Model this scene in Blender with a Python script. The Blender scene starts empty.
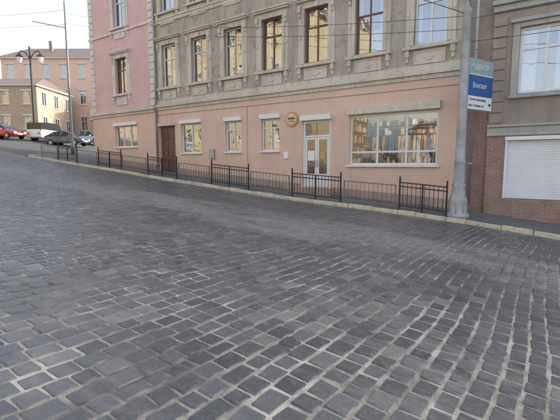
import bpy, math, random
import numpy as np
from mathutils import Vector, Matrix
random.seed(7); rng=np.random.default_rng(7)
scene=bpy.context.scene
COL=bpy.context.collection

# ------------------------------------------------------------------ terrain
KS=[-300,-90,-62,-50,-45,-38.7,-31.8,-25.5,-20.7,-16.8,-11.1,-9.0,-4.4,-1.9,0.2,20,40,300]
KZ=[6.0,5.5,4.2,3.1,2.5,1.47,.72,.13,-.29,-.67,-1.14,-1.31,-1.58,-1.78,-2.0,-3.7,-4.8,-5.5]
def K(s): return float(np.interp(s,KS,KZ))
def roadz(s,t):
    return np.interp(s,KS,KZ)-.12+.035*(13.8-np.clip(t,0,13.8))
def swz(s,t): return K(s)+.03*max(0,min(t-13.95,2.1))-.006

# ------------------------------------------------------------------ material helpers
class N:
    def __init__(s,name):
        s.m=bpy.data.materials.new(name); s.m.use_nodes=True
        s.t=s.m.node_tree; s.b=s.t.nodes['Principled BSDF']; s.out=s.t.nodes['Material Output']
    def n(s,ty,**k):
        x=s.t.nodes.new(ty)
        for a,v in k.items():
            setattr(x,a,v)
        return x
    def l(s,a,b): s.t.links.new(a,b)
    def coord(s,scale=(1,1,1),kind='Object'):
        c=s.n('ShaderNodeTexCoord'); m=s.n('ShaderNodeMapping'); m.inputs['Scale'].default_value=scale
        s.l(c.outputs[kind],m.inputs['Vector']); return m.outputs[0]
    def noise(s,vec,scale,detail=5,rough=.6):
        x=s.n('ShaderNodeTexNoise'); x.inputs['Scale'].default_value=scale; x.inputs['Detail'].default_value=detail; x.inputs['Roughness'].default_value=rough
        s.l(vec,x.inputs['Vector']); return x.outputs['Fac']
    def ramp(s,fac,stops):
        r=s.n('ShaderNodeValToRGB'); e=r.color_ramp.elements
        while len(e)<len(stops): e.new(.5)
        for i,(p,c) in enumerate(stops):
            e[i].position=p; e[i].color=(c if len(c)==4 else (*c,1)) if hasattr(c,'__len__') else (c,c,c,1)
        s.l(fac,r.inputs[0]); return r.outputs[0]
    def mix(s,fac,a,b,mode='MIX'):
        x=s.n('ShaderNodeMix'); x.data_type='RGBA'; x.blend_type=mode
        if hasattr(fac,'is_linked') or hasattr(fac,'links'): s.l(fac,x.inputs[0])
        else: x.inputs[0].default_value=fac
        for v,i in ((a,6),(b,7)):
            if isinstance(v,tuple): x.inputs[i].default_value=(*v,1) if len(v)==3 else v
            else: s.l(v,x.inputs[i])
        return x.outputs[2]
    def bump(s,h,strength=.3,dist=.01):
        x=s.n('ShaderNodeBump'); x.inputs['Strength'].default_value=strength; x.inputs['Distance'].default_value=dist
        s.l(h,x.inputs['Height']); s.l(x.outputs[0],s.b.inputs['Normal'])
    def base(s,c):
        if isinstance(c,tuple): s.b.inputs['Base Color'].default_value=(*c,1)
        else: s.l(c,s.b.inputs['Base Color'])
    def rough(s,v): s.b.inputs['Roughness'].default_value=v

def plaster(name,c,dark=.6,streak=.5,scale=1.0,patch=None):
    n=N(name); v=n.coord(); vs=n.coord((2.2,2.2,.18))
    big=n.noise(v,.7*scale,7,.65); st=n.noise(vs,1.6,6,.7); fine=n.noise(v,14,5,.7)
    cd=tuple(x*dark for x in c)
    col=n.mix(n.ramp(big,[(.38,0.),(.68,1.)]),c,tuple(a*.55+b*.45 for a,b in zip(c,cd)))
    col=n.mix(n.ramp(st,[(.5,0.),(.72,streak)]),col,cd)
    if patch: col=n.mix(n.ramp(n.noise(v,1.3,8,.7),[(.55,0.),(.60,.8)]),col,patch)
    col=n.mix(n.ramp(fine,[(.3,.16),(.7,0.)]),col,cd)
    n.base(col); n.rough(.9); n.bump(fine,.25,.02); return n.m
def simple(name,c,rough=.6,metal=0,var=.25,scale=6,bump=.1):
    n=N(name); v=n.coord(); f=n.noise(v,scale,5,.65)
    n.base(n.mix(n.ramp(f,[(.35,0.),(.7,1.)]),c,tuple(x*(1-var) for x in c))); n.rough(rough); n.b.inputs['Metallic'].default_value=metal
    if bump: n.bump(n.noise(v,scale*6,3,.6),bump,.01)
    return n.m
def emis(name,c,st):
    n=N(name); n.base(c); n.b.inputs['Emission Color'].default_value=(*c,1); n.b.inputs['Emission Strength'].default_value=st; return n.m
def bricks(name,c1,c2,mortar,scale=1,bw=.25,bh=.075,ms=.012):
    n=N(name); c=n.n('ShaderNodeTexCoord'); sp=n.n('ShaderNodeSeparateXYZ'); n.l(c.outputs['Object'],sp.inputs[0])
    a=n.n('ShaderNodeMath',operation='ADD'); n.l(sp.outputs[0],a.inputs[0]); n.l(sp.outputs[1],a.inputs[1])
    cb=n.n('ShaderNodeCombineXYZ'); n.l(a.outputs[0],cb.inputs[0]); n.l(sp.outputs[2],cb.inputs[1])
    b=n.n('ShaderNodeTexBrick'); n.l(cb.outputs[0],b.inputs['Vector'])
    b.inputs['Scale'].default_value=scale; b.inputs['Brick Width'].default_value=bw; b.inputs['Row Height'].default_value=bh; b.inputs['Mortar Size'].default_value=ms
    b.inputs['Color1'].default_value=(*c1,1); b.inputs['Color2'].default_value=(*c2,1); b.inputs['Mortar'].default_value=(*mortar,1)
    f=n.noise(n.coord(),2.5,7,.7)
    n.base(n.mix(n.ramp(f,[(.4,0.),(.75,.6)]),b.outputs['Color'],tuple(x*.5 for x in c1))); n.rough(.9)
    n.bump(b.outputs['Fac'],-.4,.01); return n.m
def glassmat(name,tint=(.9,.95,1),refl=.32):
    n=N(name); g=n.n('ShaderNodeBsdfGlossy'); g.inputs['Roughness'].default_value=.015; g.inputs['Color'].default_value=(.95,.97,1,1)
    t=n.n('ShaderNodeBsdfTransparent'); t.inputs['Color'].default_value=(*tint,1)
    x=n.n('ShaderNodeMixShader'); lw=n.n('ShaderNodeFresnel'); lw.inputs[0].default_value=1.5
    ad=n.n('ShaderNodeMath',operation='ADD'); ad.use_clamp=True; ad.inputs[1].default_value=refl; n.l(lw.outputs[0],ad.inputs[0])
    n.l(ad.outputs[0],x.inputs[0]); n.l(t.outputs[0],x.inputs[1]); n.l(g.outputs[0],x.inputs[2]); n.l(x.outputs[0],n.out.inputs[0])
    v=n.noise(n.coord(),1.6,2,.5); bp=n.n('ShaderNodeBump'); bp.inputs['Strength'].default_value=.12; bp.inputs['Distance'].default_value=.05; n.l(v,bp.inputs['Height']); n.l(bp.outputs[0],g.inputs['Normal'])
    return n.m

M={}
M['pink']=plaster('pink_plaster',(.70,.495,.385),.74,.42)
M['rose']=plaster('rose_plaster',(.68,.455,.435),.7,.4)
M['tan']=plaster('old_grey_plaster',(.47,.41,.34),.50,.8,1.0,(.30,.245,.20))
M['trim']=plaster('cream_moulding',(.64,.575,.485),.48,.75)
M['trimw']=plaster('pale_moulding',(.71,.65,.61),.62,.55)
M['taupe']=plaster('taupe_plaster',(.33,.27,.22),.6,.6,1.2,(.37,.33,.29))
M['grey']=plaster('grey_plaster',(.44,.425,.39),.55,.7)
M['brick']=bricks('old_brick',(.35,.20,.15),(.28,.16,.13),(.36,.31,.27))
M['tanbrick']=bricks('tan_brick',(.46,.33,.22),(.38,.26,.18),(.46,.42,.36))
M['plinth']=plaster('plinth_render',(.44,.32,.255),.5,.8)
M['yellowplaster']=plaster('yellow_plaster',(.62,.50,.30),.8,.3)
M['white']=simple('white_frame_paint',(.74,.74,.72),.4,0,.12)
M['cream']=simple('cream_frame_paint',(.62,.56,.44),.5,0,.25)
M['brown']=simple('brown_frame_wood',(.20,.09,.055),.45,0,.4)
M['door']=simple('brown_door_wood',(.14,.075,.045),.5,0,.4)
M['glass']=glassmat('window_glass',(.85,.9,.95),.26)
M['shopglass']=glassmat('shop_glass',(.92,.94,.94),.07)
M['curtain']=simple('curtain_cloth',(.62,.60,.55),.9,0,.15)
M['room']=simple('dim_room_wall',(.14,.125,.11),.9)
M['shoproom']=simple('shop_room_wall',(.44,.37,.30),.8)
M['roof']=simple('metal_roof',(.22,.17,.15),.6,.2,.4)
M['zinc']=simple('zinc_pipe',(.42,.42,.42),.45,.5,.3)
M['cable']=simple('painted_cable',(.34,.25,.21),.7,0,.3)
M['iron']=simple('black_iron',(.035,.037,.04),.5,.3,.3)
M['greyiron']=simple('grey_painted_iron',(.19,.195,.20),.5,.3,.3)
M['pole']=simple('grey_pole_paint',(.37,.38,.39),.5,.1,.35,3)
M['blue']=simple('blue_sign_enamel',(.02,.10,.34),.35,0,.08)
M['signw']=simple('white_sign_enamel',(.78,.79,.80),.35,0,.06)
M['signg']=simple('grey_sign_enamel',(.30,.40,.43),.35,0,.06)
M['black']=simple('black_lettering',(.02,.02,.025),.5,0,0)
def kerbmat():
    n=N('kerb_stone'); v=n.coord()
    col=n.mix(n.ramp(n.noise(v,.9,7,.7),[(.45,0.),(.60,1.)]),(.60,.53,.34),(.44,.42,.36))
    col=n.mix(n.ramp(n.noise(v,6,7,.75),[(.50,0.),(.66,.7)]),col,(.20,.185,.16))
    n.base(col); n.rough(.9); n.bump(n.noise(v,12,7,.7),.5,.02); return n.m
M['kerb']=kerbmat()
M['logo']=simple('orange_shop_sign',(.62,.34,.14),.5,0,.3,12)
M['logo2']=simple('cream_shop_sign',(.70,.55,.36),.5,0,.2,12)
M['lampw']=emis('shop_ceiling_lamp',(1,.90,.74),30.0)
M['yellow']=simple('yellow_sign_face',(.66,.66,.16),.4,0,.1)
M['rubber']=simple('tyre_rubber',(.02,.02,.02),.8)
M['carglass']=simple('car_window_glass',(.02,.025,.03),.08,0,0,6,0)
M['lampglass']=simple('lantern_glass',(.7,.7,.66),.2)
def shuttermat():
    n=N('white_roller_shutter'); v=n.coord((1,1,.4)); f=n.noise(v,2,6,.6)
    n.base(n.mix(n.ramp(f,[(.4,0.),(.75,.5)]),(.74,.75,.76),(.58,.57,.55))); n.rough(.45); return n.m
M['shutter']=shuttermat()

# setts
def settmat():
    n=N('granite_setts'); v=n.coord()
    at=n.n('ShaderNodeAttribute',attribute_name='shade'); f=at.outputs['Fac']
    stone=n.ramp(f,[(0,(.060,.063,.069)),(.5,(.098,.101,.108)),(.85,(.14,.142,.148)),(1,(.21,.205,.195))])
    speck=n.noise(v,60,4,.7); stone=n.mix(n.ramp(speck,[(.35,.45),(.65,0.)]),stone,(.04,.041,.045))
    pits=n.noise(v,16,5,.75); stone=n.mix(n.ramp(pits,[(.5,0.),(.72,.4)]),stone,(.24,.235,.225))
    worn=n.noise(v,.45,4,.6); stone=n.mix(n.ramp(worn,[(.35,0.),(.7,.4)]),stone,(.05,.053,.060))
    sp=n.n('ShaderNodeSeparateXYZ'); n.l(n.coord(),sp.inputs[0])
    def band(c,lo,hi,amt):
        d=n.n('ShaderNodeMath',operation='SUBTRACT'); n.l(sp.outputs[1],d.inputs[0]); d.inputs[1].default_value=c
        ab=n.n('ShaderNodeMath',operation='ABSOLUTE'); n.l(d.outputs[0],ab.inputs[0])
        b=n.n('ShaderNodeMapRange'); n.l(ab.outputs[0],b.inputs[0]); b.inputs[1].default_value=lo; b.inputs[2].default_value=hi; b.inputs[3].default_value=amt; b.inputs[4].default_value=0
        return b.outputs[0]
    s1=n.n('ShaderNodeMath',operation='ADD'); n.l(band(8.3,.3,1.9,.25),s1.inputs[0]); n.l(band(13.8,.15,.9,.2),s1.inputs[1])
    dn=n.noise(n.coord((.35,1,1)),.9,6,.7); dm=n.n('ShaderNodeMath',operation='ADD'); n.l(dn,dm.inputs[0]); n.l(s1.outputs[0],dm.inputs[1])
    dust=n.ramp(dm.outputs[0],[(.54,0.),(.74,.8)])
    fine=n.noise(v,9,5,.75); dd=n.mix(1.0,dust,n.ramp(fine,[(.35,.2),(.65,1.)]),'MULTIPLY')
    col=n.mix(dd,stone,(.31,.295,.265)); n.base(col)
    rr=n.mix(n.ramp(pits,[(.35,0.),(.65,1.)]),(.24,.24,.24),(.45,.45,.45))
    r=n.mix(dd,rr,(.8,.8,.8)); n.l(r,n.b.inputs['Roughness'])
    h=n.mix(.5,speck,pits); n.bump(h,.55,.008); return n.m
def jointmat():
    n=N('sett_joint_sand'); v=n.coord(); f=n.noise(v,.8,8,.78)
    n.base(n.ramp(f,[(.34,(.055,.052,.048)),(.46,(.17,.155,.135)),(.62,(.44,.405,.35))])); n.rough(.95)
    n.bump(n.noise(v,50,4,.7),.5,.01); return n.m
M['sett']=settmat(); M['joint']=jointmat()
def pavemat():
    n=N('pavement_pavers'); b=n.n('ShaderNodeTexBrick'); n.l(n.coord(),b.inputs['Vector'])
    b.inputs['Scale'].default_value=1; b.inputs['Brick Width'].default_value=.24; b.inputs['Row Height'].default_value=.12; b.inputs['Mortar Size'].default_value=.006
    b.inputs['Color1'].default_value=(.19,.185,.185,1); b.inputs['Color2'].default_value=(.13,.13,.135,1); b.inputs['Mortar'].default_value=(.07,.065,.06,1)
    f=n.noise(n.coord(),1.5,7,.7); n.base(n.mix(n.ramp(f,[(.4,0.),(.7,.7)]),b.outputs['Color'],(.11,.10,.09))); n.rough(.8); n.bump(f,.3,.02); return n.m
M['pave']=pavemat()
M['asphalt']=simple('asphalt',(.085,.085,.088),.85,0,.35,3,.4)
M['earth']=simple('bare_earth',(.14,.12,.09),.95,0,.4,.5,.3)

# ------------------------------------------------------------------ mesh builder
class MB:
    def __init__(s): s.v=[];s.f=[];s.m=[];s.mats=[];s.sm=[]
    def mi(s,m):
        if m not in s.mats: s.mats.append(m)
        return s.mats.index(m)
    def poly(s,pts,m,sm=False):
        i=len(s.v); s.v+= [tuple(p) for p in pts]; s.f.append(tuple(range(i,i+len(pts)))); s.m.append(s.mi(m)); s.sm.append(sm)
    def hexa(s,p,m):
        i=len(s.v); s.v+=[tuple(q) for q in p]; k=s.mi(m)
        for f in ((3,2,1,0),(4,5,6,7),(0,1,5,4),(1,2,6,5),(2,3,7,6),(3,0,4,7)):
            s.f.append(tuple(i+a for a in f)); s.m.append(k); s.sm.append(False)
    def box(s,x0,x1,y0,y1,z0,z1,m):
        s.hexa([(x0,y0,z0),(x1,y0,z0),(x1,y1,z0),(x0,y1,z0),(x0,y0,z1),(x1,y0,z1),(x1,y1,z1),(x0,y1,z1)],m)
    def lathe(s,cx,cy,prof,m,n=20,sm=True):
        i=len(s.v); k=s.mi(m)
        for z,r in prof:
            for a in range(n):
                th=2*math.pi*a/n; s.v.append((cx+r*math.cos(th),cy+r*math.sin(th),z))
        for j in range(len(prof)-1):
            for a in range(n):
                b=(a+1)%n; s.f.append((i+j*n+a,i+j*n+b,i+(j+1)*n+b,i+(j+1)*n+a)); s.m.append(k); s.sm.append(sm)
        s.f.append(tuple(i+(len(prof)-1)*n+a for a in range(n))); s.m.append(k); s.sm.append(False)
        s.f.append(tuple(i+a for a in reversed(range(n)))); s.m.append(k); s.sm.append(False)
    def tube(s,a,b,r,m,n=8,r2=None,sm=True):
        a=Vector(a);b=Vector(b);d=(b-a).normalized(); u=d.orthogonal().normalized(); w=d.cross(u); r2=r if r2 is None else r2
        i=len(s.v);k=s.mi(m)
        for c,rr in((a,r),(b,r2)):
            for q in range(n):
                th=2*math.pi*q/n; s.v.append(tuple(c+u*rr*math.cos(th)+w*rr*math.sin(th)))
        for q in range(n):
            p=(q+1)%n; s.f.append((i+q,i+p,i+n+p,i+n+q)); s.m.append(k); s.sm.append(sm)
        s.f.append(tuple(i+n+q for q in range(n))); s.m.append(k); s.sm.append(False)
        s.f.append(tuple(i+q for q in reversed(range(n)))); s.m.append(k); s.sm.append(False)
    def make(s,name,parent=None,bevel=0,loc=None,rot=None):
        me=bpy.data.meshes.new(name); me.from_pydata(s.v,[],s.f)
        for m in s.mats: me.materials.append(M[m])
        me.polygons.foreach_set('material_index',s.m); me.polygons.foreach_set('use_smooth',s.sm); me.update()
        o=bpy.data.objects.new(name,me); COL.objects.link(o)
        if parent: o.parent=parent
        if loc: o.location=loc
        if rot: o.rotation_euler=rot
        if bevel:
            b=o.modifiers.new('bevel','BEVEL'); b.width=bevel; b.segments=1; b.limit_method='ANGLE'
        return o
def empty(name,loc=(0,0,0),rot=(0,0,0)):
    e=bpy.data.objects.new(name,None); COL.objects.link(e); e.location=loc; e.rotation_euler=rot; e.empty_display_size=.3; return e

def wall(mb,x0,x1,z0,z1,t,ops,m,rev=.22,revm=None):
    xs=sorted({x0,x1,*[o[0] for o in ops],*[o[1] for o in ops]}); zs=sorted({z0,z1,*[o[2] for o in ops],*[o[3] for o in ops]})
    for i in range(len(xs)-1):
        for j in range(len(zs)-1):
            cx=(xs[i]+xs[i+1])/2; cz=(zs[j]+zs[j+1])/2
            if any(o[0]<cx<o[1] and o[2]<cz<o[3] for o in ops): continue
            mb.poly([(xs[i],t,zs[j]),(xs[i+1],t,zs[j]),(xs[i+1],t,zs[j+1]),(xs[i],t,zs[j+1])],m)
    r=revm or m
    for a,b,c,d in ops:
        mb.poly([(a,t,c),(a,t+rev,c),(b,t+rev,c),(b,t,c)][::-1],r); mb.poly([(a,t,d),(a,t+rev,d),(b,t+rev,d),(b,t,d)],r)
        mb.poly([(a,t,c),(a,t,d),(a,t+rev,d),(a,t+rev,c)],r); mb.poly([(b,t,c),(b,t,d),(b,t+rev,d),(b,t+rev,c)][::-1],r)
def frame(fr,gl,x0,x1,z0,z1,t,vm,hm,m='white',w=.07,g='glass'):
    fr.box(x0,x0+w,t,t+.08,z0,z1,m); fr.box(x1-w,x1,t,t+.08,z0,z1,m)
    fr.box(x0+w,x1-w,t,t+.08,z0,z0+w,m); fr.box(x0+w,x1-w,t,t+.08,z1-w,z1,m)
    hz=[z0+(z1-z0)*h for h in hm]
    for h in hz: fr.box(x0+w,x1-w,t+.002,t+.078,h-w*.45,h+w*.45,m)
    zz=[z0+w]+[q for h in hz for q in (h-w*.45,h+w*.45)]+[z1-w]
    vx=[x0+(x1-x0)*v for v in vm]
    for k in range(0,len(zz),2):
        for v in vx: fr.box(v-w*.45,v+w*.45,t+.004,t+.074,zz[k],zz[k+1],m)
        xx=[x0+w]+[q for v in vx for q in (v-w*.45,v+w*.45)]+[x1-w]
        for j in range(0,len(xx),2):
            e=random.uniform(-.008,.008); h=random.uniform(-.008,.008)
            gl.poly([(xx[j]-.01,t+.04+e,zz[k]-.01),(xx[j+1]+.01,t+.04-e,zz[k]-.01),(xx[j+1]+.01,t+.04-e+h,zz[k+1]+.01),(xx[j]-.01,t+.04+e+h,zz[k+1]+.01)],g)
def curtain(mb,x0,x1,z0,z1,t):
    n=max(4,int((x1-x0)/.05)); k=[]
    for i in range(n+1):
        x=x0+(x1-x0)*i/n; y=t+.03*math.sin(i*1.7)
        k.append((x,y))
    for i in range(n):
        mb.poly([(*k[i],z0),(*k[i+1],z0),(*k[i+1],z1),(*k[i],z1)],'curtain',True)

T=16.0
# ------------------------------------------------------------------ main corner building
B=empty('corner_apartment_building')
W=MB();TR=MB();FR=MB();GL=MB();CU=MB();DR=MB()
XL,XM,XR=-26.6,-20.0,-2.95; TOP=12.8
bays=[-18.8,-16.36,-13.93,-11.5,-9.1,-6.65,-4.22]
hw=.60
opsU=[];
for c in bays:
    opsU.append((c-hw,c+hw,4.52,6.88)); opsU.append((c-hw,c+hw,8.72,11.0))
opsG=[(-7.4,-3.78,.0,2.07),(-9.74,-8.29,-1.02,1.98),(-12.11,-11.03,.68,2.22),(-14.48,-13.4,.68,2.25),(-17.87,-16.27,.68,2.32),(-19.8,-18.4,-.45,2.28)]
wall(W,XM,XR,3.4,TOP,T,opsU,'tan')
wall(W,XM,XR,-4,3.4,T-.05,opsG,'pink',.27)
W.poly([(XM,T-.05,3.4),(XR,T-.05,3.4),(XR,T,3.4),(XM,T,3.4)],'trim')
opsP=[(-23.85,-22.65,4.55,6.75),(-23.85,-22.65,8.65,10.9)]; opsPG=[(-24.1,-21.8,1.15,2.5)]
wall(W,XL,XM,3.3,TOP,T-.10,opsP,'rose',.32); wall(W,XL,XM,-4,3.3,T-.15,opsPG,'pink',.37)
W.poly([(XM,T-.15,-4),(XM,T+.0,-4),(XM,T+.0,TOP),(XM,T-.10,TOP)][::-1],'rose')
W.poly([(XL,T-.10,3.3),(XL,T-.10,TOP),(XL,30,TOP),(XL,30,3.3)],'rose'); W.poly([(XL,T-.15,-4),(XL,T-.15,3.3),(XL,30,3.3),(XL,30,-4)],'pink')
W.poly([(XR,T-.05,-4),(XR,30,-4),(XR,30,TOP),(XR,T-.05,TOP)],'tan'); W.poly([(XL,30,-4),(XL,30,TOP),(XR,30,TOP),(XR,30,-4)],'pink')
def plinth(a,b,t,h,d=.04,m='plinth'):
    n=max(1,int((b-a)/1.0))
    for i in range(n):
        p=a+(b-a)*i/n;q=a+(b-a)*(i+1)/n
        TR.hexa([(p,t-d,K(p)-.3),(q,t-d,K(q)-.3),(q,t+.01,K(q)-.3),(p,t+.01,K(p)-.3),(p,t-d,K(p)+h),(q,t-d,K(q)+h),(q,t+.01,K(q)+h),(p,t+.01,K(p)+h)],m)
for a,b in ((-8.2,XR),(-18.3,-9.85),(XM,-19.85)): plinth(a,b,T-.05,.38)
plinth(XL-.04,XM,T-.15,.38)
for (a,b,t) in ((XM,XR+.05,T-.05),(XL-.2,XM,T-.15)):
    z=3.30 if t<T-.1 else 3.38
    TR.box(a,b,t-.07,t+.02,z-.16,z,'trim'); TR.box(a,b,t-.16,t+.03,z,z+.10,'trim'); TR.box(a,b,t-.10,t+.1,z+.10,z+.2,'trim')
TR.box(XM,XR,T-.035,T+.01,3.58,3.78,'trim')
for z in (8.28,):
    TR.box(XM,XR,T-.09,T+.01,z,z+.12,'trim'); TR.box(XM,XR,T-.05,T+.01,z-.18,z,'trim')
    TR.box(XL-.1,XM,T-.19,T-.09,z,z+.12,'trimw')
TR.box(XL-.5,XR+.1,T-.6,T+.05,TOP,TOP+.2,'trim'); TR.box(XL-.3,XR+.05,T-.38,T+.05,TOP-.25,TOP,'trim')
x=XL
while x<XR-.3:
    TR.box(x,x+.16,T-.34,T+.02,TOP-.5,TOP-.25,'trim'); x+=.6
def surround(c,z0,z1,t,m,hood=True):
    w=hw
    for sg in (-1,1):
        a=c+sg*w; b=c+sg*(w+.15); e=c+sg*(w+.31)
        TR.box(min(a,b),max(a,b),t-.06,t+.01,z0,z1+.12,m)
        TR.box(min(b,e),max(b,e),t-.035,t+.01,z0-.05,z1+.12,m)
        TR.box(min(b,e)+.01,max(b,e)-.01,t-.16,t-.035,z1-.16,z1+.12,m)
        TR.box(min(b,e)+.03,max(b,e)-.03,t-.11,t-.035,z1-.34,z1-.16,m)
        TR.box(min(b,e)-.0,max(b,e)+.0,t-.12,t+.01,z0-.42,z0-.16,m)
        TR.box(min(b,e)+.03,max(b,e)-.03,t-.07,t+.01,z0-.62,z0-.42,m)
        mx=(b+e)/2; mz=(z0+z1)/2
        TR.hexa([(mx-.08,t-.075,mz),(mx,t-.075,mz-.16),(mx+.08,t-.075,mz),(mx,t-.075,mz+.16),(mx-.08,t-.035,mz),(mx,t-.035,mz-.16),(mx+.08,t-.035,mz),(mx,t-.035,mz+.16)],m)
    TR.box(c-w,c+w,t-.06,t+.01,z1,z1+.12,m)
    TR.box(c-w-.31,c+w+.31,t-.055,t+.01,z1+.12,z1+.26,m)
    TR.box(c-w-.38,c+w+.38,t-.20,t+.01,z1+.26,z1+.34,m); TR.box(c-w-.43,c+w+.43,t-.26,t+.01,z1+.34,z1+.41,m)
    TR.box(c-.13,c+.13,t-.12,t-.0601,z1-.02,z1+.16,m)
    TR.box(c-w-.38,c+w+.38,t-.17,t+.05,z0-.16,z0-.05,m); TR.box(c-w,c+w,t-.08,t+.2,z0-.05,z0-.002,m)
    zb=z0-.72; zt=z0-.22
    TR.box(c-w+.02,c+w-.02,t-.03,t+.01,zb,zt,m)
    for q in ((c-w+.02,c+w-.02,zt-.06,zt),(c-w+.02,c+w-.02,zb,zb+.06)): TR.box(q[0],q[1],t-.055,t-.03,q[2],q[3],m)
    for q in (c-w+.02,c+w-.08): TR.box(q,q+.06,t-.055,t-.03,zb+.06,zt-.06,m)
    cz=(zb+zt)/2
    TR.hexa([(c-.22,t-.06,cz),(c,t-.06,cz-.13),(c+.22,t-.06,cz),(c,t-.06,cz+.13),(c-.22,t-.03,cz),(c,t-.03,cz-.13),(c+.22,t-.03,cz),(c,t-.03,cz+.13)],m)
wm=['white','cream','cream','brown','brown','brown','white']
for k,c in enumerate(bays):
    for z0,z1 in ((4.52,6.88),(8.72,11.0)):
        surround(c,z0,z1,T,'trim')
        frame(FR,GL,c-hw,c+hw,z0,z1,T+.14,[.5],[.66],wm[k],.075)
        r=random.random()
        if r<.85:
            curtain(CU,c-hw,c-hw+random.uniform(.15,.45),z0,z1,T+.34); curtain(CU,c+hw-random.uniform(.15,.45),c+hw,z0,z1,T+.34)
        if random.random()<.4: curtain(CU,c-hw,c+hw,z0,z0+1.0,T+.40)
for z0,z1 in ((4.55,6.75),(8.65,10.9)):
    surround(-23.25,z0,z1,T-.10,'trimw')
    frame(FR,GL,-23.85,-22.65,z0,z1,T+.04,[.5],[.66],'brown' if z0<5 else 'white',.075)
    curtain(CU,-23.85,-23.5,z0,z1,T+.34)
for xq in (XL,XM-.42):
    z=3.55
    while z<12.3:
        TR.box(xq-(.03 if xq==XL else 0),xq+.42,T-.15,T-.09,z,z+.36,'trimw'); z+=.42
def lintelbox(x0,x1,z,h=.17,d=.14,m='white'): TR.box(x0-.05,x1+.05,T-.05-d,T-.04,z,z+h,m)
frame(FR,GL,-7.4,-3.78,0,2.07,T+.05,[.335,.665],[.26],'white',.08,'shopglass')
FR.box(-7.5,-3.68,T-.17,T+.05,-.08,-.003,'white'); lintelbox(-7.42,-3.76,2.10,.30,.16,'cream')
for a,b,z0,z1 in ((-12.11,-11.03,.68,2.22),(-14.48,-13.4,.68,2.25)):
    frame(FR,GL,a,b,z0,z1,T+.05,[.5],[.72],'white',.07,'glass'); lintelbox(a,b,z1+.004,.2)
    TR.box(a-.05,b+.05,T-.15,T+.05,z0-.07,z0-.003,'white')
frame(FR,GL,-17.87,-16.27,.68,2.32,T+.05,[.5],[],'white',.07); lintelbox(-17.87,-16.27,2.324,.2); TR.box(-17.92,-16.22,T-.15,T+.05,.61,.677,'white')
frame(FR,GL,-24.1,-21.8,1.15,2.5,T-.03,[.33,.66],[],'white',.07); TR.box(-24.18,-21.72,T-.27,T-.14,2.504,2.7,'white'); TR.box(-24.15,-21.75,T-.24,T-.05,1.08,1.147,'white')
curtain(CU,-23.9,-22.9,1.15,2.4,T+.3)
CU.poly([(-14.35,T+.16,1.0),(-13.98,T+.16,1.0),(-13.98,T+.16,1.9),(-14.35,T+.16,1.9)],'blue')
CU.poly([(-13.9,T+.16,.8),(-13.5,T+.16,.8),(-13.5,T+.16,1.5),(-13.9,T+.16,1.5)],'rose')
CU.poly([(-17.0,T+.16,.85),(-16.4,T+.16,.85),(-16.4,T+.16,1.8),(-17.0,T+.16,1.8)],'logo2')
CU.poly([(-17.75,T+.16,.8),(-17.2,T+.16,.8),(-17.2,T+.16,1.3),(-17.75,T+.16,1.3)],'signw')
CU.poly([(-11.5,T+.16,.8),(-11.15,T+.16,.8),(-11.15,T+.16,1.5),(-11.5,T+.16,1.5)],'signw')
zd=-1.02
FR.box(-9.74,-9.64,T+.0,T+.1,zd,1.98,'white'); FR.box(-8.39,-8.29,T+.0,T+.1,zd,1.98,'white'); FR.box(-9.64,-8.39,T+.0,T+.1,1.88,1.98,'white'); FR.box(-9.64,-8.39,T,T+.1,1.25,1.34,'white')
GL.poly([(-9.64,T+.05,1.34),(-8.39,T+.05,1.34),(-8.39,T+.05,1.88),(-9.64,T+.05,1.88)],'shopglass')
for a,b in ((-9.63,-9.02),(-9.01,-8.40)):
    DR.box(a,a+.1,T+.02,T+.08,zd+.02,1.24,'white'); DR.box(b-.1,b,T+.02,T+.08,zd+.02,1.24,'white')
    DR.box(a+.1,b-.1,T+.02,T+.08,1.14,1.24,'white'); DR.box(a+.1,b-.1,T+.02,T+.08,zd+.02,zd+.62,'white'); DR.box(a+.16,b-.16,T+.012,T+.02,zd+.12,zd+.52,'white')
    GL.poly([(a+.1,T+.05,zd+.62),(b-.1,T+.05,zd+.62),(b-.1,T+.05,1.14),(a+.1,T+.05,1.14)],'shopglass')
DR.tube((-9.07,T-.02,-.1),(-9.07,T-.02,.25),.015,'zinc'); DR.tube((-8.96,T-.02,-.1),(-8.96,T-.02,.25),.015,'zinc')
GL.poly([(-9.5,T+.035,.2),(-9.15,T+.035,.2),(-9.15,T+.035,.65),(-9.5,T+.035,.65)],'signw')
GL.poly([(-8.85,T+.035,.3),(-8.6,T+.035,.3),(-8.6,T+.035,.6),(-8.85,T+.035,.6)],'logo')
lintelbox(-9.74,-8.29,1.99,.22,.22,'white')
TR.box(-9.95,-8.1,T-.45,T+.2,-1.7,-1.03,'plinth'); TR.box(-10.05,-8.0,T-.75,T-.45,-1.7,-1.17,'plinth')
z=-.45
DR.box(-19.8,-18.4,T+.1,T+.16,z,2.28,'door')
for a,b in ((-19.76,-19.13),(-19.07,-18.44)):
    for c,d in ((z+.1,z+.85),(z+.95,z+1.85),(z+2.0,z+2.65)): DR.box(a+.06,b-.06,T+.07,T+.1,c,d,'door')
lintelbox(-19.8,-18.4,2.284,.16,.1,'trim'); TR.box(-19.9,-18.3,T-.35,T+.2,-1.2,-.455,'plinth')
TRs=MB()
for r,m,y in ((.34,'logo',T-.12),(.26,'logo2',T-.145)):
    n=28; pts=[(-10.3+r*math.cos(2*math.pi*a/n),y,2.12+r*math.sin(2*math.pi*a/n)) for a in range(n)]
    TRs.poly(pts,m); 
    for a in range(n):
        p=pts[a];q=pts[(a+1)%n]; TRs.poly([p,(p[0],T-.05,p[2]),(q[0],T-.05,q[2]),q],m)
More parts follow.
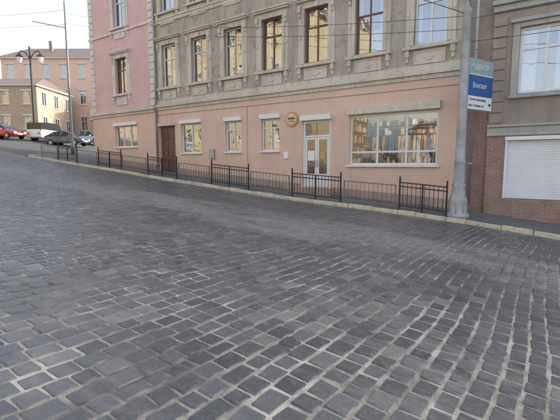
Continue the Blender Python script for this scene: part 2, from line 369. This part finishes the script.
TRs.box(-10.45,-10.15,T-.155,T-.145,2.0,2.04,'door'); TRs.box(-10.48,-10.12,T-.155,T-.145,2.10,2.19,'door')
TRs.make('round_shop_sign',B)
DP=MB()
for xx,t in ((XM+.1,T-.16),(XR+.35,T-.12)):
    DP.tube((xx,t,K(xx)+.25),(xx,t,TOP),.055,'zinc',10)
    for z in np.arange(0,12,2.): DP.tube((xx,t,z),(xx,t,z+.08),.07,'zinc',10)
DP.make('drainpipes',B)
TR.box(-15.6,-15.25,T-.17,T-.05,.35,.85,'zinc'); TR.box(-10.75,-10.5,T-.12,T-.05,.3,.62,'signw')
TR.tube((XM,T-.07,2.95),(XR,T-.07,2.9),.012,'cable',6); TR.tube((-13.0,T-.07,2.93),(-13.0,T-.07,.2),.010,'cable',6)
RF=MB(); RF.hexa([(XL-.4,T-.5,TOP+.2),(XR+.1,T-.5,TOP+.2),(XR+.1,30.3,TOP+.2),(XL-.4,30.3,TOP+.2),(XL+3,22,TOP+3),(XR+.1,22,TOP+3),(XR+.1,24,TOP+3),(XL+3,24,TOP+3)],'roof'); RF.make('roof',B)
W.make('walls',B); TR.make('mouldings',B,.012); FR.make('window_frames',B,.006); GL.make('window_panes',B); CU.make('curtains',B); DR.make('doors',B,.006)
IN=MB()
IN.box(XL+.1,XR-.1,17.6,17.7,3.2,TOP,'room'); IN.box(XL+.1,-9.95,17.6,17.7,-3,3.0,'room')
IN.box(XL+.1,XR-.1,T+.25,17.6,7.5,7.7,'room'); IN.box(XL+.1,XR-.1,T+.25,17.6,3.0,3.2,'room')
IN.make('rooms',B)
SH=MB()
SH.box(-9.95,-3.0,20.0,20.1,-1.1,3.0,'shoproom'); SH.box(-9.95,-3.0,T+.28,20,-1.12,-1.03,'plinth'); SH.box(-9.95,-3.0,T+.28,20,2.7,2.8,'shoproom')
SH.box(-10.02,-9.95,T+.28,20,-1.1,2.7,'shoproom'); SH.box(-3.0,-2.97,T+.28,20,-1.1,2.7,'shoproom'); SH.box(-7.95,-7.85,T+.28,18.6,-1.03,2.7,'shoproom')
for xx in (-9,-6.8,-5.2,-3.8):
    for yy in (17.3,18.9): SH.box(xx-.08,xx+.5,yy,yy+.12,2.63,2.69,'lampw')
goods=['logo','logo2','signw','blue','door','brown','yellow','greyiron','white','pink','rose','iron','door','brown']
for xs0 in (-9.1,-7.7,-6.35,-5.0):
    for z in (-.6,-.1,.4,.9,1.4,1.9):
        SH.box(xs0,xs0+1.25,19.3,19.9,z-.04,z,'door')
        x=xs0+.05
        while x<xs0+1.1:
            w=random.uniform(.08,.22); h=random.uniform(.15,.40); SH.box(x,x+w,19.35,19.35+random.uniform(.1,.3),z+.001,z+h,random.choice(goods)); x+=w+random.uniform(.01,.05)
# shelves along the shop's left partition, seen obliquely through the window
for z in (-.5,.0,.5,1.0,1.5,2.0):
    SH.box(-7.85,-7.5,17.0,18.55,z-.03,z,'door')
    y=17.05
    while y<18.4:
        w=random.uniform(.08,.2); SH.box(-7.8,-7.8+random.uniform(.15,.27),y,y+w,z+.001,z+random.uniform(.15,.38),random.choice(goods)); y+=w+.03
SH.tube((-7.3,18.2,1.35),(-4.0,18.2,1.35),.02,'iron')
x=-7.2
while x<-4.1:
    w=random.uniform(.05,.1); h=random.uniform(.7,1.15); SH.hexa([(x,18.0,1.3-h),(x+w,18.0,1.3-h),(x+w,18.45,1.3-h),(x,18.45,1.3-h),(x,18.1,1.3),(x+w,18.1,1.3),(x+w,18.35,1.3),(x,18.35,1.3)],random.choice(goods)); x+=w+random.uniform(.02,.12)
SH.box(-7.3,-3.85,T+.3,T+.85,-.06,-.01,'white')
x=-7.2
while x<-4.0:
    r=random.uniform(.06,.12); h=random.uniform(.2,.55); m=random.choice(goods)
    SH.lathe(x,T+.5+random.uniform(0,.2),[(-.008,r*.7),(h*.3,r),(h*.7,r*.8),(h*.85,r*.35),(h,r*.4)],m,12); x+=random.uniform(.22,.4)
for xx,m in ((-6.7,'logo'),(-5.55,'rose'),(-4.4,'blue')):
    SH.lathe(xx,T+1.3,[(-1.02,.16),(-.98,.03),(-.1,.03),(0,.17),(.25,.14),(.5,.19),(.68,.17),(.74,.06),(.85,.05),(.9,.085),(1.02,.09),(1.1,.05)],m,14)
SH.make('shop_interior',B)
BL=MB(); BL.box(-27.8,XL,17.2,20,7.9,8.05,'trimw')
for yy in np.arange(17.25,20,.14): BL.tube((-27.75,yy,8.05),(-27.75,yy,9.0),.015,'iron',6)
for xx in np.arange(-27.75,-26.65,.14): BL.tube((xx,17.25,8.05),(xx,17.25,9.0),.015,'iron',6)
BL.box(-27.8,XL,17.22,17.28,9.0,9.05,'iron'); BL.box(-27.8,-27.7,17.28,20,9.0,9.05,'iron'); BL.make('balcony',B)
PS=MB(); PS.box(-27.9,-26.9,16.45,16.6,3.2,4.0,'yellow'); PS.box(-27.92,-26.88,16.44,16.61,3.14,3.2,'iron'); PS.box(-27.8,-27.0,16.44,16.45,3.5,3.65,'door'); PS.tube((-26.9,16.52,3.9),(-26.6,16.52,3.9),.03,'iron'); PS.tube((-26.9,16.52,3.35),(-26.6,16.52,3.35),.03,'iron'); PS.make('projecting_shop_sign')

# ------------------------------------------------------------------ right neighbour
R=empty('brown_town_house'); W=MB();TR=MB();FR=MB();GL=MB();CU=MB()
X0,X1=-2.1,14.
W.poly([(-2.95,T+.12,-4),(X0,T+.12,-4),(X0,T+.12,1.9),(-2.95,T+.12,1.9)],'brick'); W.poly([(-2.95,T+.12,1.9),(X0,T+.12,1.9),(X0,T+.12,11),(-2.95,T+.12,11)],'taupe')
ops=[(-1.3,.25,2.4,4.55),(3.0,4.5,2.4,4.55),(6.5,8,2.4,4.55),(-1.3,.25,6.6,8.6),(3.0,4.5,6.6,8.6),(6.5,8,6.6,8.6)]; opg=[(-1.48,1.0,-1.15,.84),(4.5,6.5,-1.8,.84)]
wall(W,X0,X1,1.0,11,T,ops,'taupe'); wall(W,X0,X1,-4,1.0,T-.06,opg,'brick',.25)
W.poly([(X0,T-.06,-4),(X0,T+.12,-4),(X0,T+.12,1.0),(X0,T-.06,1.0)][::-1],'brick'); W.poly([(X0,T,1),(X0,T+.12,1),(X0,T+.12,11),(X0,T,11)][::-1],'taupe')
W.poly([(X1,T,-4),(X1,30,-4),(X1,30,11),(X1,T,11)],'taupe'); W.poly([(-2.95,30,-4),(X1,30,-4),(X1,30,11),(-2.95,30,11)],'taupe')
TR.box(X0-.02,X1,T-.14,T+.02,1.0,1.12,'grey'); TR.box(X0-.02,X1,T-.09,T+.02,1.12,1.3,'grey'); TR.box(X0-.02,X1,T-.16,T+.02,1.3,1.38,'grey')
TR.box(X0-.02,X1,T-.10,T+.02,5.15,5.35,'grey'); TR.box(X0-.05,X1,T-.22,T+.02,5.35,5.5,'grey'); TR.box(X0-.05,X1,T-.5,T+.02,10.8,11,'grey')
z=1.45
while z<5: TR.box(X0,X0+.42,T-.05,T+.01,z,z+.3,'taupe'); z+=.36
for o in ops:
    a,b,c,d=o
    TR.box(a-.2,a,T-.06,T+.01,c-.05,d+.15,'grey'); TR.box(b,b+.2,T-.06,T+.01,c-.05,d+.15,'grey'); TR.box(a,b,T-.06,T+.01,d,d+.15,'grey'); TR.box(a-.28,b+.28,T-.16,T+.01,d+.15,d+.26,'grey'); TR.box(a-.25,b+.25,T-.15,T+.05,c-.16,c-.05,'grey')
    frame(FR,GL,a,b,c,d,T+.12,[.5],[.68],'white',.09); curtain(CU,a,a+.5,c,d,T+.35); curtain(CU,b-.5,b,c,d,T+.35)
SHT=MB()
for a,b,c,d in opg:
    n=int((d-c)/.08)
    for i in range(n):
        za=c+(d-c)*i/n; zb=c+(d-c)*(i+1)/n; t=T+.02
        SHT.poly([(a,t,za),(b,t,za),(b,t-.012,za+.012),(a,t-.012,za+.012)],'shutter'); SHT.poly([(a,t-.012,za+.012),(b,t-.012,za+.012),(b,t-.012,zb-.012),(a,t-.012,zb-.012)],'shutter'); SHT.poly([(a,t-.012,zb-.012),(b,t-.012,zb-.012),(b,t,zb),(a,t,zb)],'shutter')
    SHT.box(a-.06,b+.06,T-.2,T-.055,d-.0,d+.12,'shutter'); SHT.box(a-.05,a+.02,T-.1,T+.03,c,d,'shutter'); SHT.box(b-.02,b+.05,T-.1,T+.03,c,d,'shutter')
SHT.make('roller_shutters',R)
W.make('walls',R); TR.make('mouldings',R,.012); FR.make('window_frames',R,.006); GL.make('window_panes',R); CU.make('curtains',R)
RF=MB(); RF.hexa([(-2.95,T-.5,11),(X1+.3,T-.5,11),(X1+.3,30.3,11),(-2.95,30.3,11),(-2.9,22,13.5),(X1-2,22,13.5),(X1-2,24,13.5),(-2.9,24,13.5)],'roof'); RF.make('roof',R)
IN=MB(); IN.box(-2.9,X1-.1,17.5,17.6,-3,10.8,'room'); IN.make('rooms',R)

# ------------------------------------------------------------------ ground, road, pavement
def sheet(name,ss,ts,zf,m):
    v=[(s,t,float(zf(s,t))) for s in ss for t in ts]; nt=len(ts)
    f=[(i*nt+j,(i+1)*nt+j,(i+1)*nt+j+1,i*nt+j+1) for i in range(len(ss)-1) for j in range(nt-1)]
    me=bpy.data.meshes.new(name); me.from_pydata(v,[],f); me.materials.append(M[m]); o=bpy.data.objects.new(name,me); COL.objects.link(o); return o
ss=sorted(set([-600,-300,-150,-110]+list(np.arange(-90,41,1.0))+[60,100,300,600]))
sheet('ground',ss,[-600,-100,-40,-10,0,5,10,13.8,20,50,100,600],lambda s,t: np.interp(s,KS,KZ)-.45,'earth')
rs=list(np.arange(-90,40.01,.5))
sheet('road',rs,[-3.5,-1,0,3,6,9,12,13.8],lambda s,t: roadz(s,t)-.0095,'joint')
ps=list(np.arange(-90,-31.9,.5))
sheet('side_street',ps,[13.8,16,20,30,60,90],lambda s,t: np.interp(s,KS,KZ)-.125,'asphalt')
S0,S1=-58.,7.; T0,T1=-3.2,13.74
stones=[]
sc=S0
while sc<S1:
    cw=rng.uniform(.155,.20)
    L=rng.uniform(.15,.29,200)
    e=np.cumsum(L)+T0-rng.uniform(0,.2); e=e[e<T1]
    for a,b in zip(e[:-1],e[1:]): stones.append((sc,a,b,cw))
    sc+=cw
st=np.array(stones); n=len(st); 
st[:,0]+=st[:,3]/2
def wav(t,s): return .05*np.sin(t*.55+s*.25)+.012*np.sin(t*1.7+s*.8+1)
g=rng.uniform(.005,.013,n)
u=np.array([-1,-.86,.86,1.])
U,V=np.meshgrid(u,u,indexing='ij'); U=U.ravel();V=V.ravel()
corner=(np.abs(U)==1)&(np.abs(V)==1); outer=(np.abs(U)==1)|(np.abs(V)==1)
Uc=np.where(corner,U*.91,U); Vc=np.where(corner,V*.92,V)
tc=(st[:,1]+st[:,2])/2; hl=(st[:,2]-st[:,1])/2-g*.8
hs=st[:,3]/2-g+rng.uniform(-.006,.002,n)
rot=rng.normal(0,.03,n)
ds=Uc[None]*hs[:,None]; dt=Vc[None]*hl[:,None]
ds=ds+rng.normal(0,.0035,ds.shape); dt=dt+rng.normal(0,.0035,dt.shape)
S=st[:,0][:,None]+ds-rot[:,None]*dt; Tt=tc[:,None]+dt+rot[:,None]*ds
S=S+wav(Tt,st[:,0][:,None])+rng.normal(0,.003,n)[:,None]
Z=roadz(S,Tt)+np.where(outer,-.0145,0)[None]+rng.normal(0,.0025,n)[:,None]
tilt=rng.normal(0,.014,(n,2)); Z=Z+tilt[:,:1]*ds+tilt[:,1:]*dt
co=np.stack([S,Tt,Z],-1).reshape(-1,3)
q=[]
for i in range(3):
    for j in range(3): q.append((i*4+j,(i+1)*4+j,(i+1)*4+j+1,i*4+j+1))
q=np.array(q); F=(np.arange(n)[:,None,None]*16+q[None]).reshape(-1)
me=bpy.data.meshes.new('cobblestones'); me.vertices.add(len(co)); me.vertices.foreach_set('co',co.ravel())
me.loops.add(len(F)); me.loops.foreach_set('vertex_index',F.astype(np.int32)); nf=len(F)//4
me.polygons.add(nf); me.polygons.foreach_set('loop_start',np.arange(nf,dtype=np.int32)*4); me.polygons.foreach_set('loop_total',np.full(nf,4,dtype=np.int32))
smf=np.ones(9,dtype=bool); smf[4]=False
me.polygons.foreach_set('use_smooth',np.tile(smf,n)); me.update(calc_edges=True); me.validate()
at=me.attributes.new('shade','FLOAT','POINT'); at.data.foreach_set('value',np.repeat(np.clip(rng.normal(.5,.26,n),0,1),16).astype(np.float32))
me.materials.append(M['sett']); o=bpy.data.objects.new('cobblestones',me); COL.objects.link(o)

sheet('pavement',[s for s in np.arange(-31.8,40.1,.6)],[13.97,14.6,15.3,16.05],swz,'pave')
sheet('pavement',[s for s in np.arange(-31.8,-26.5,.85)],[16.05,18,22,30,45],lambda s,t: K(s)+.055,'pave')
sheet('pavement',[s for s in np.arange(-90,40.1,1)],[-6.5,-3.67],lambda s,t: roadz(s,0)+.12,'pave')
KB=MB()
s=-31.6
while s<38:
    L=random.choice((.85,.95,1.0,.6)); e=s+L-.014
    a=random.uniform(-.014,.012); b=random.uniform(-.01,.01); c2=random.uniform(-.01,.01)
    KB.hexa([(s,13.80+b,K(s)-.3),(e,13.80+b,K(e)-.3),(e,13.965,K(e)-.3),(s,13.965,K(s)-.3),(s,13.825+b,K(s)+a),(e,13.825+b,K(e)+a+c2),(e,13.965,K(e)+a+c2),(s,13.965,K(s)+a)],'kerb'); s+=L
pts=[(-31.6-.9*math.sin(a),14.7-.9*math.cos(a)) for a in np.linspace(0,math.pi/2,6)]+[(-32.5,t) for t in np.arange(15.6,45,1)]
for (a,b),(c,d) in zip(pts[:-1],pts[1:]):
    KB.hexa([(a,b,K(a)-.3),(c,d,K(c)-.3),(c+.17,d+.0,K(c)-.3),(a+.17,b+.05,K(a)-.3),(a,b,K(a)),(c,d,K(c)),(c+.17,d+.0,K(c)),(a+.17,b+.05,K(a))],'kerb')
KB.make('kerb',None,.02)
sheet('pavement',[-32.4,-32.0,-31.75],[14.5,15,16,20,30,45],lambda s,t: K(s)-.01,'pave')
KN=MB()
s=-90
while s<38:
    e=s+.98; KN.hexa([(s,-3.66,float(roadz(s,0))-.2),(e,-3.66,float(roadz(e,0))-.2),(e,-3.5,float(roadz(e,0))-.2),(s,-3.5,float(roadz(s,0))-.2),(s,-3.66,float(roadz(s,0))+.13),(e,-3.66,float(roadz(e,0))+.13),(e,-3.5,float(roadz(e,0))+.13),(s,-3.5,float(roadz(s,0))+.13)],'kerb'); s+=1
KN.make('kerb')

# ------------------------------------------------------------------ railings
def railing(a,b,dark,t=14.12):
    m=MB(); mt='iron' if dark else 'greyiron'; h=.98 if dark else .86; name='iron_railing' if dark else 'grey_railing'
    lean=random.uniform(-.02,.02)
    zf=lambda s: swz(s,t)
    if dark:
        for s in (a+.03,(a+b)/2,b-.03): m.box(s-.025,s+.025,t-.025,t+.025,zf(s)-.05,zf(s)+h+(.12 if s!=(a+b)/2 else 0),mt)
        for s in (a+.03,b-.03): m.lathe(s,t,[(zf(s)+h+.12,.02),(zf(s)+h+.14,.035),(zf(s)+h+.18,.03),(zf(s)+h+.2,.005)],mt,8)
    else:
        for s in (a+.12,b-.12): m.box(s-.02,s+.02,t-.02,t+.02,zf(s)-.05,zf(s)+h,mt)
    a2,b2=(a,b) if dark else (a+.1,b-.1)
    for hh in (h-.02,.14) + ((h-.16,) if dark else ()):
        r=.02
        m.hexa([(a2,t-r,zf(a2)+hh-r),(b2,t-r,zf(b2)+hh-r),(b2,t+r,zf(b2)+hh-r),(a2,t+r,zf(a2)+hh-r),(a2,t-r,zf(a2)+hh+r),(b2,t-r,zf(b2)+hh+r),(b2,t+r,zf(b2)+hh+r),(a2,t+r,zf(a2)+hh+r)],mt)
    n=int((b2-a2)/(.14 if dark else .17))
    for i in range(1,n):
        s=a2+(b2-a2)*i/n; m.tube((s,t,zf(s)+.14),(s,t,zf(s)+h-.02),.012 if dark else .011,mt,6)
    zb=zf((a+b)/2)
    m.v=[(x,y+(z-zb)*lean,z) for x,y,z in m.v]
    m.make(name)
edges=[-2.95,-4.6,-6.85,-9.15,-11.45,-13.8,-16.2,-18.6,-21.0,-23.4,-25.8,-28.2,-30.6]
for i in range(len(edges)-1): railing(edges[i+1],edges[i],i%2==0)

# ------------------------------------------------------------------ pole with signs
P=empty('iron_utility_pole'); m=MB(); px,py=-2.66,14.32; z0=K(px)-.03
m.lathe(px,py,[(z0,.36),(z0+.12,.36),(z0+.16,.30),(z0+.5,.27),(z0+.62,.29),(z0+.68,.25),(z0+1.0,.20),(z0+1.1,.225),(z0+1.16,.18),(z0+1.8,.165),(z0+1.85,.185),(z0+1.92,.16),(z0+3.2,.15),(z0+3.26,.165),(z0+3.32,.145),(4.75,.13),(4.8,.16),(4.9,.15),(4.98,.06),(5.1,.05),(5.16,.01)],'pole',20)
for a in range(8):
    th=a*math.pi/4; m.tube((px+.285*math.cos(th),py+.285*math.sin(th),z0+.16),(px+.26*math.cos(th),py+.26*math.sin(th),z0+.6),.025,'pole',6)
m.make('post',P)
m=MB()
m.box(.0,.24,-.015,.015,3.31,3.35,'zinc'); m.box(.0,.24,-.015,.015,2.41,2.45,'zinc')
m.box(.20,1.56,-.03,.03,2.28,3.46,'blue'); m.box(.20,1.56,-.033,.033,2.96,3.46,'signg'); m.box(.20,1.56,-.03,.03,1.84,2.27,'signw')
m.box(.24,1.52,-.037,-.0331,2.94,2.97,'signw')
m.poly([(1.36,-.034,2.0),(1.46,-.034,2.0),(1.46,-.034,1.95),(1.52,-.034,2.03),(1.46,-.034,2.11),(1.46,-.034,2.06),(1.36,-.034,2.06)],'black')
ang=math.atan2(1.56,.68)
sg=m.make('direction_sign_panels',P,0,(px,py,0),(0,0,ang))
def text(body,size,x,z,mt,par):
    cu=bpy.data.curves.new('lettering','FONT'); cu.body=body; cu.size=size; cu.extrude=.002; cu.materials.append(M[mt])
    o=bpy.data.objects.new('lettering',cu); COL.objects.link(o); o.parent=par; o.location=(x,-.04,z); o.rotation_euler=(math.pi/2,0,0)
text('ЦЕНТР',.24,.52,3.13,'signw',sg); text('↑',.26,.3,3.11,'signw',sg); text('Вокзал',.23,.42,2.54,'signw',sg)
text('Готель Буковина',.115,.25,2.12,'black',sg); text('вул. Головна 141',.11,.25,1.93,'black',sg)

# ------------------------------------------------------------------ distant poles
m=MB(); qx,qy=-34.6,18.6; qz=K(qx)-.1
m.lathe(qx,qy,[(qz,.16),(qz+.8,.15),(qz+.85,.11),(13.5,.07),(13.6,.01)],'greyiron',12); m.tube((qx,qy,11.4),(qx-2.2,qy-1.6,11.9),.035,'greyiron'); m.make('utility_pole')
L=empty('street_lamp'); m=MB(); lx,ly=-47.8,21.6; lz=K(lx)-.1
m.lathe(lx,ly,[(lz,.3),(lz+.5,.28),(lz+.6,.16),(lz+1.6,.13),(12.2,.08),(12.6,.12),(12.8,.02)],'iron',12)
for sgn in (-1,1):
    dx,dy=.82*sgn*1.15,.57*sgn*1.15
    pp=[(lx,ly,11.4),(lx+dx*.4,ly+dy*.4,12.1),(lx+dx*.8,ly+dy*.8,12.3),(lx+dx,ly+dy,12.0)]
    for a,b in zip(pp[:-1],pp[1:]): m.tube(a,b,.05,'iron')
    m.lathe(lx+dx,ly+dy,[(11.0,.1),(11.05,.16),(11.6,.34),(11.65,.38),(11.85,.16),(12.0,.04)],'lampglass',8,False)
    m.lathe(lx+dx,ly+dy,[(11.6,.37),(11.66,.41),(11.88,.18),(12.05,.04)],'iron',8,False)
m.make('pole_and_lanterns',L)

def wire(a,b,sag,r=.011):
    cu=bpy.data.curves.new('overhead_wire','CURVE'); cu.dimensions='3D'; cu.bevel_depth=r; sp=cu.splines.new('POLY'); n=24; sp.points.add(n)
    for i in range(n+1):
        u=i/n; p=Vector(a).lerp(Vector(b),u); sp.points[i].co=(p.x,p.y,p.z-4*sag*u*(1-u),1)
    cu.materials.append(M['iron']); o=bpy.data.objects.new('overhead_wire',cu); COL.objects.link(o)
wire((px,py,4.7),(qx,qy,12.6),.7,.009); wire((px,py,4.3),(qx,qy,11.8),.6,.009); wire((px,py,4.6),(12,12,4.4),.2,.008); wire((px,py,3.9),(14,12,3.4),.2,.008)
wire((qx,qy,12.8),(-75,8,17),.5); wire((qx,qy,11.7),(-75,6,15.5),.5); wire((px,py,4.75),(-22,-6,12),.4); wire((-10,T,9.0),(-40,-6,13.5),.5)

# ------------------------------------------------------------------ cars
def car(name,loc,rz,col,van=False):
    nm='car_paint_'+str(len(M)); M[nm]=simple(nm,col,.25,0,.03,3,0); M[nm].node_tree.nodes['Principled BSDF'].inputs['Coat Weight'].default_value=.6
    e=empty(name,loc,(0,0,rz)); m=MB()
    if van: stn=[(-2.3,.4,1.0,1.15,.80,.74),(-2.22,.3,1.15,1.85,.86,.78),(-1.2,.28,1.15,1.95,.9,.8),(.5,.28,1.12,1.93,.9,.8),(1.0,.28,1.08,1.75,.9,.76),(1.55,.28,1.02,1.12,.89,.8),(2.2,.3,.85,.92,.84,.74),(2.35,.42,.6,.66,.74,.68)]
    else: stn=[(-2.1,.42,.78,.84,.74,.68),(-2.0,.3,.92,1.0,.82,.74),(-1.55,.28,.95,1.18,.85,.68),(-1.1,.27,.95,1.44,.86,.62),(.1,.27,.93,1.48,.87,.62),(.55,.27,.92,1.30,.87,.64),(1.05,.27,.90,.96,.86,.74),(1.85,.3,.76,.82,.82,.72),(2.05,.42,.58,.64,.74,.66)]
    rings=[]
    for x,zb,bl,tp,w,wt in stn:
        rings.append([(x,-w*.9,zb),(x,-w,zb+.18),(x,-w,bl),(x,-wt,tp),(x,wt,tp),(x,w,bl),(x,w,zb+.18),(x,w*.9,zb)])
    for i in range(len(rings)-1):
        A,Bq=rings[i],rings[i+1]
        for j in range(8):
            k=(j+1)%8
            hi=(A[3][2]-A[2][2])>.15 or (Bq[3][2]-Bq[2][2])>.15
            steep=abs(A[3][2]-Bq[3][2])>.17
            mt=nm
            if j in(2,4) and hi: mt='carglass'
            if j==3 and steep: mt='carglass'
            m.poly([A[j],A[k],Bq[k],Bq[j]],mt,True)
    m.poly(rings[0][::-1],nm); m.poly(rings[-1],nm)
    xb=stn[-1][0]
    for y in (-.56,.56):
        m.box(xb-.08,xb+.015,y-.15,y+.15,.56 if not van else .6,.70 if not van else .78,'lampglass'); m.box(stn[0][0]-.015,stn[0][0]+.1,y-.13,y+.13,.62,.85,'logo')
    m.box(xb-.03,xb+.02,-.26,.26,.42,.52,'signw'); m.box(stn[0][0]-.02,stn[0][0]+.03,-.26,.26,.45,.56,'signw')
    for x in (-1.3,1.3):
        for y in (-.86,.86):
            m.tube((x,y-.1*np.sign(y),.32),(x,y+.03*np.sign(y),.32),.32,'rubber',18,None,False); m.tube((x,y,.32),(x,y+.045*np.sign(y),.32),.19,'zinc',14,None,False)
    if not van:
        for x0,zz0,zz1 in ((-1.1,1.0,1.40),(-.2,.95,1.46)):
            for y in (-1,1): m.tube((x0,y*.868,zz0),(x0,y*.635,zz1),.03,nm,6)
    for y in (-.95,.95): m.box(.62,.78,y-.08,y+.08,.92,1.04,nm)
    m.make('bodywork',e,0)
def carat(name,s,t,rz,col,van=False): car(name,(s,t,K(s)-.12),rz,col,van)
carat('parked_car',-47.4,18.4,math.radians(20),(.42,.03,.03))
carat('parked_van',-46.6,22.4,math.radians(120),(.72,.73,.74),True)
carat('parked_car',-42.6,22.4,math.radians(30),(.10,.11,.13))
carat('parked_car',-45.0,26.5,math.radians(15),(.35,.37,.40))
carat('parked_car',-52,19.5,math.radians(20),(.04,.045,.06))

# ------------------------------------------------------------------ distant houses
def house(name,ox,oy,oz,ang,w,d,h,wallm,floors,nb,roofh=2.2,trim='trimw',frm='white',hip=1.5,sidewin=True):
    e=empty(name,(ox,oy,oz),(0,0,ang)); W=MB();G=MB();Fm=MB();Rf=MB()
    fh=h/floors; ops=[]; bw=w/nb
    for f in range(floors):
        for b in range(nb): cx=bw*(b+.5); ops.append((cx-.5,cx+.5,f*fh+fh*.28,f*fh+fh*.80))
    wall(W,0,w,-3,h,0,ops,wallm)
    for o in ops:
        frame(Fm,G,o[0],o[1],o[2],o[3],.1,[.5],[.66],frm,.07); Fm.box(o[0]-.15,o[1]+.15,-.12,.02,o[3]+.003,o[3]+.2,trim); Fm.box(o[0]-.12,o[1]+.12,-.14,.08,o[2]-.12,o[2]-.003,trim)
    W.poly([(0,0,-3),(0,0,h),(0,d,h),(0,d,-3)],wallm); W.poly([(w,0,-3),(w,d,-3),(w,d,h),(w,0,h)],wallm); W.poly([(0,d,-3),(0,d,h),(w,d,h),(w,d,-3)],wallm)
    if sidewin:
        for f in range(floors):
            for b in range(max(1,int(d/3))):
                cy=1.6+3*b; z=f*fh+fh*.28; z2=f*fh+fh*.8
                G.poly([(w+.012,cy-.5,z),(w+.012,cy+.5,z),(w+.012,cy+.5,z2),(w+.012,cy-.5,z2)],'glass'); W.poly([(w+.008,cy-.5,z),(w+.008,cy+.5,z),(w+.008,cy+.5,z2),(w+.008,cy-.5,z2)],'room')
                for q in ((cy-.6,cy-.5),(cy+.5,cy+.6),(cy-.03,cy+.03)): Fm.box(w-.02,w+.05,q[0],q[1],z,z2,frm)
                Fm.box(w-.02,w+.09,cy-.65,cy+.65,z-.1,z,trim); Fm.box(w-.02,w+.09,cy-.65,cy+.65,z2,z2+.15,trim)
    W.box(.1,w-.1,1.0,1.1,0,h-.1,'room')
    Fm.box(-.3,w+.3,-.35,d+.3,h,h+.22,trim)
    Rf.hexa([(-.35,-.4,h+.22),(w+.35,-.4,h+.22),(w+.35,d+.35,h+.22),(-.35,d+.35,h+.22),(hip,d/2-.2,h+.22+roofh),(w-hip,d/2-.2,h+.22+roofh),(w-hip,d/2+.2,h+.22+roofh),(hip,d/2+.2,h+.22+roofh)],'roof')
    Rf.box(w*.3,w*.3+.5,d*.3,d*.3+.4,h,h+roofh+.9,'brick')
    W.make('walls',e);G.make('window_panes',e);Fm.make('window_frames',e);Rf.make('roof',e); return e
a34=math.radians(34)
house('brick_house',-68,20.5,K(-62)-.2,a34,11.5,9,6.6,'tanbrick',2,4,1.6)
house('pink_town_house',-74,29,K(-66),a34,20,11,12.4,'pink',3,7,2.8,)
house('white_town_house',-57.0,35.0,K(-56)+.3,a34,8,10,6.5,'trimw',2,4,2.0)
house('cream_town_house',-58,44,K(-56)+1,a34,24,11,10.5,'trim',3,8,2.6)
house('apartment_house',-22,-7,float(roadz(-40,0)),math.pi,48,12,14.5,'yellowplaster',4,18,2.5,sidewin=False)
house('low_house',22,-8,-2.6,math.pi,34,10,5.5,'trimw',2,12,1.6,sidewin=False)

# ------------------------------------------------------------------ light
el=math.radians(30); az=math.radians(42)
w=bpy.data.worlds.new('World'); scene.world=w; w.use_nodes=True; nt=w.node_tree
sky=nt.nodes.new('ShaderNodeTexSky'); sky.sky_type='NISHITA'; sky.sun_disc=False; sky.sun_elevation=el; sky.sun_rotation=az; sky.air_density=1.0; sky.dust_density=3.0; sky.ozone_density=.9
hs_=nt.nodes.new('ShaderNodeHueSaturation'); hs_.inputs['Saturation'].default_value=.58; hs_.inputs['Value'].default_value=1.0
bg=nt.nodes['Background']; bg.inputs[1].default_value=.44; nt.links.new(sky.outputs[0],hs_.inputs['Color']); nt.links.new(hs_.outputs[0],bg.inputs[0])
sd=bpy.data.lights.new('sun','SUN'); sd.energy=4.8; sd.angle=math.radians(.5); sd.color=(1,.9,.76)
so=bpy.data.objects.new('sun',sd); COL.objects.link(so)
d=Vector((math.sin(az)*math.cos(el),math.cos(az)*math.cos(el),math.sin(el))); so.rotation_euler=(-d).to_track_quat('-Z','Y').to_euler(); so.location=(0,60,60)
scene.view_settings.view_transform='Standard'; scene.view_settings.look='None'; scene.view_settings.exposure=0

cd=bpy.data.cameras.new('camera'); cd.sensor_width=36; cd.lens=400/560*36; cd.clip_end=2000; cd.clip_start=.05
cam=bpy.data.objects.new('camera',cd); COL.objects.link(cam); scene.camera=cam
th=math.atan(45/400); psi=math.atan2(400,580)
cam.rotation_euler=(math.pi/2-th,0,psi); cam.location=(0,0,0)
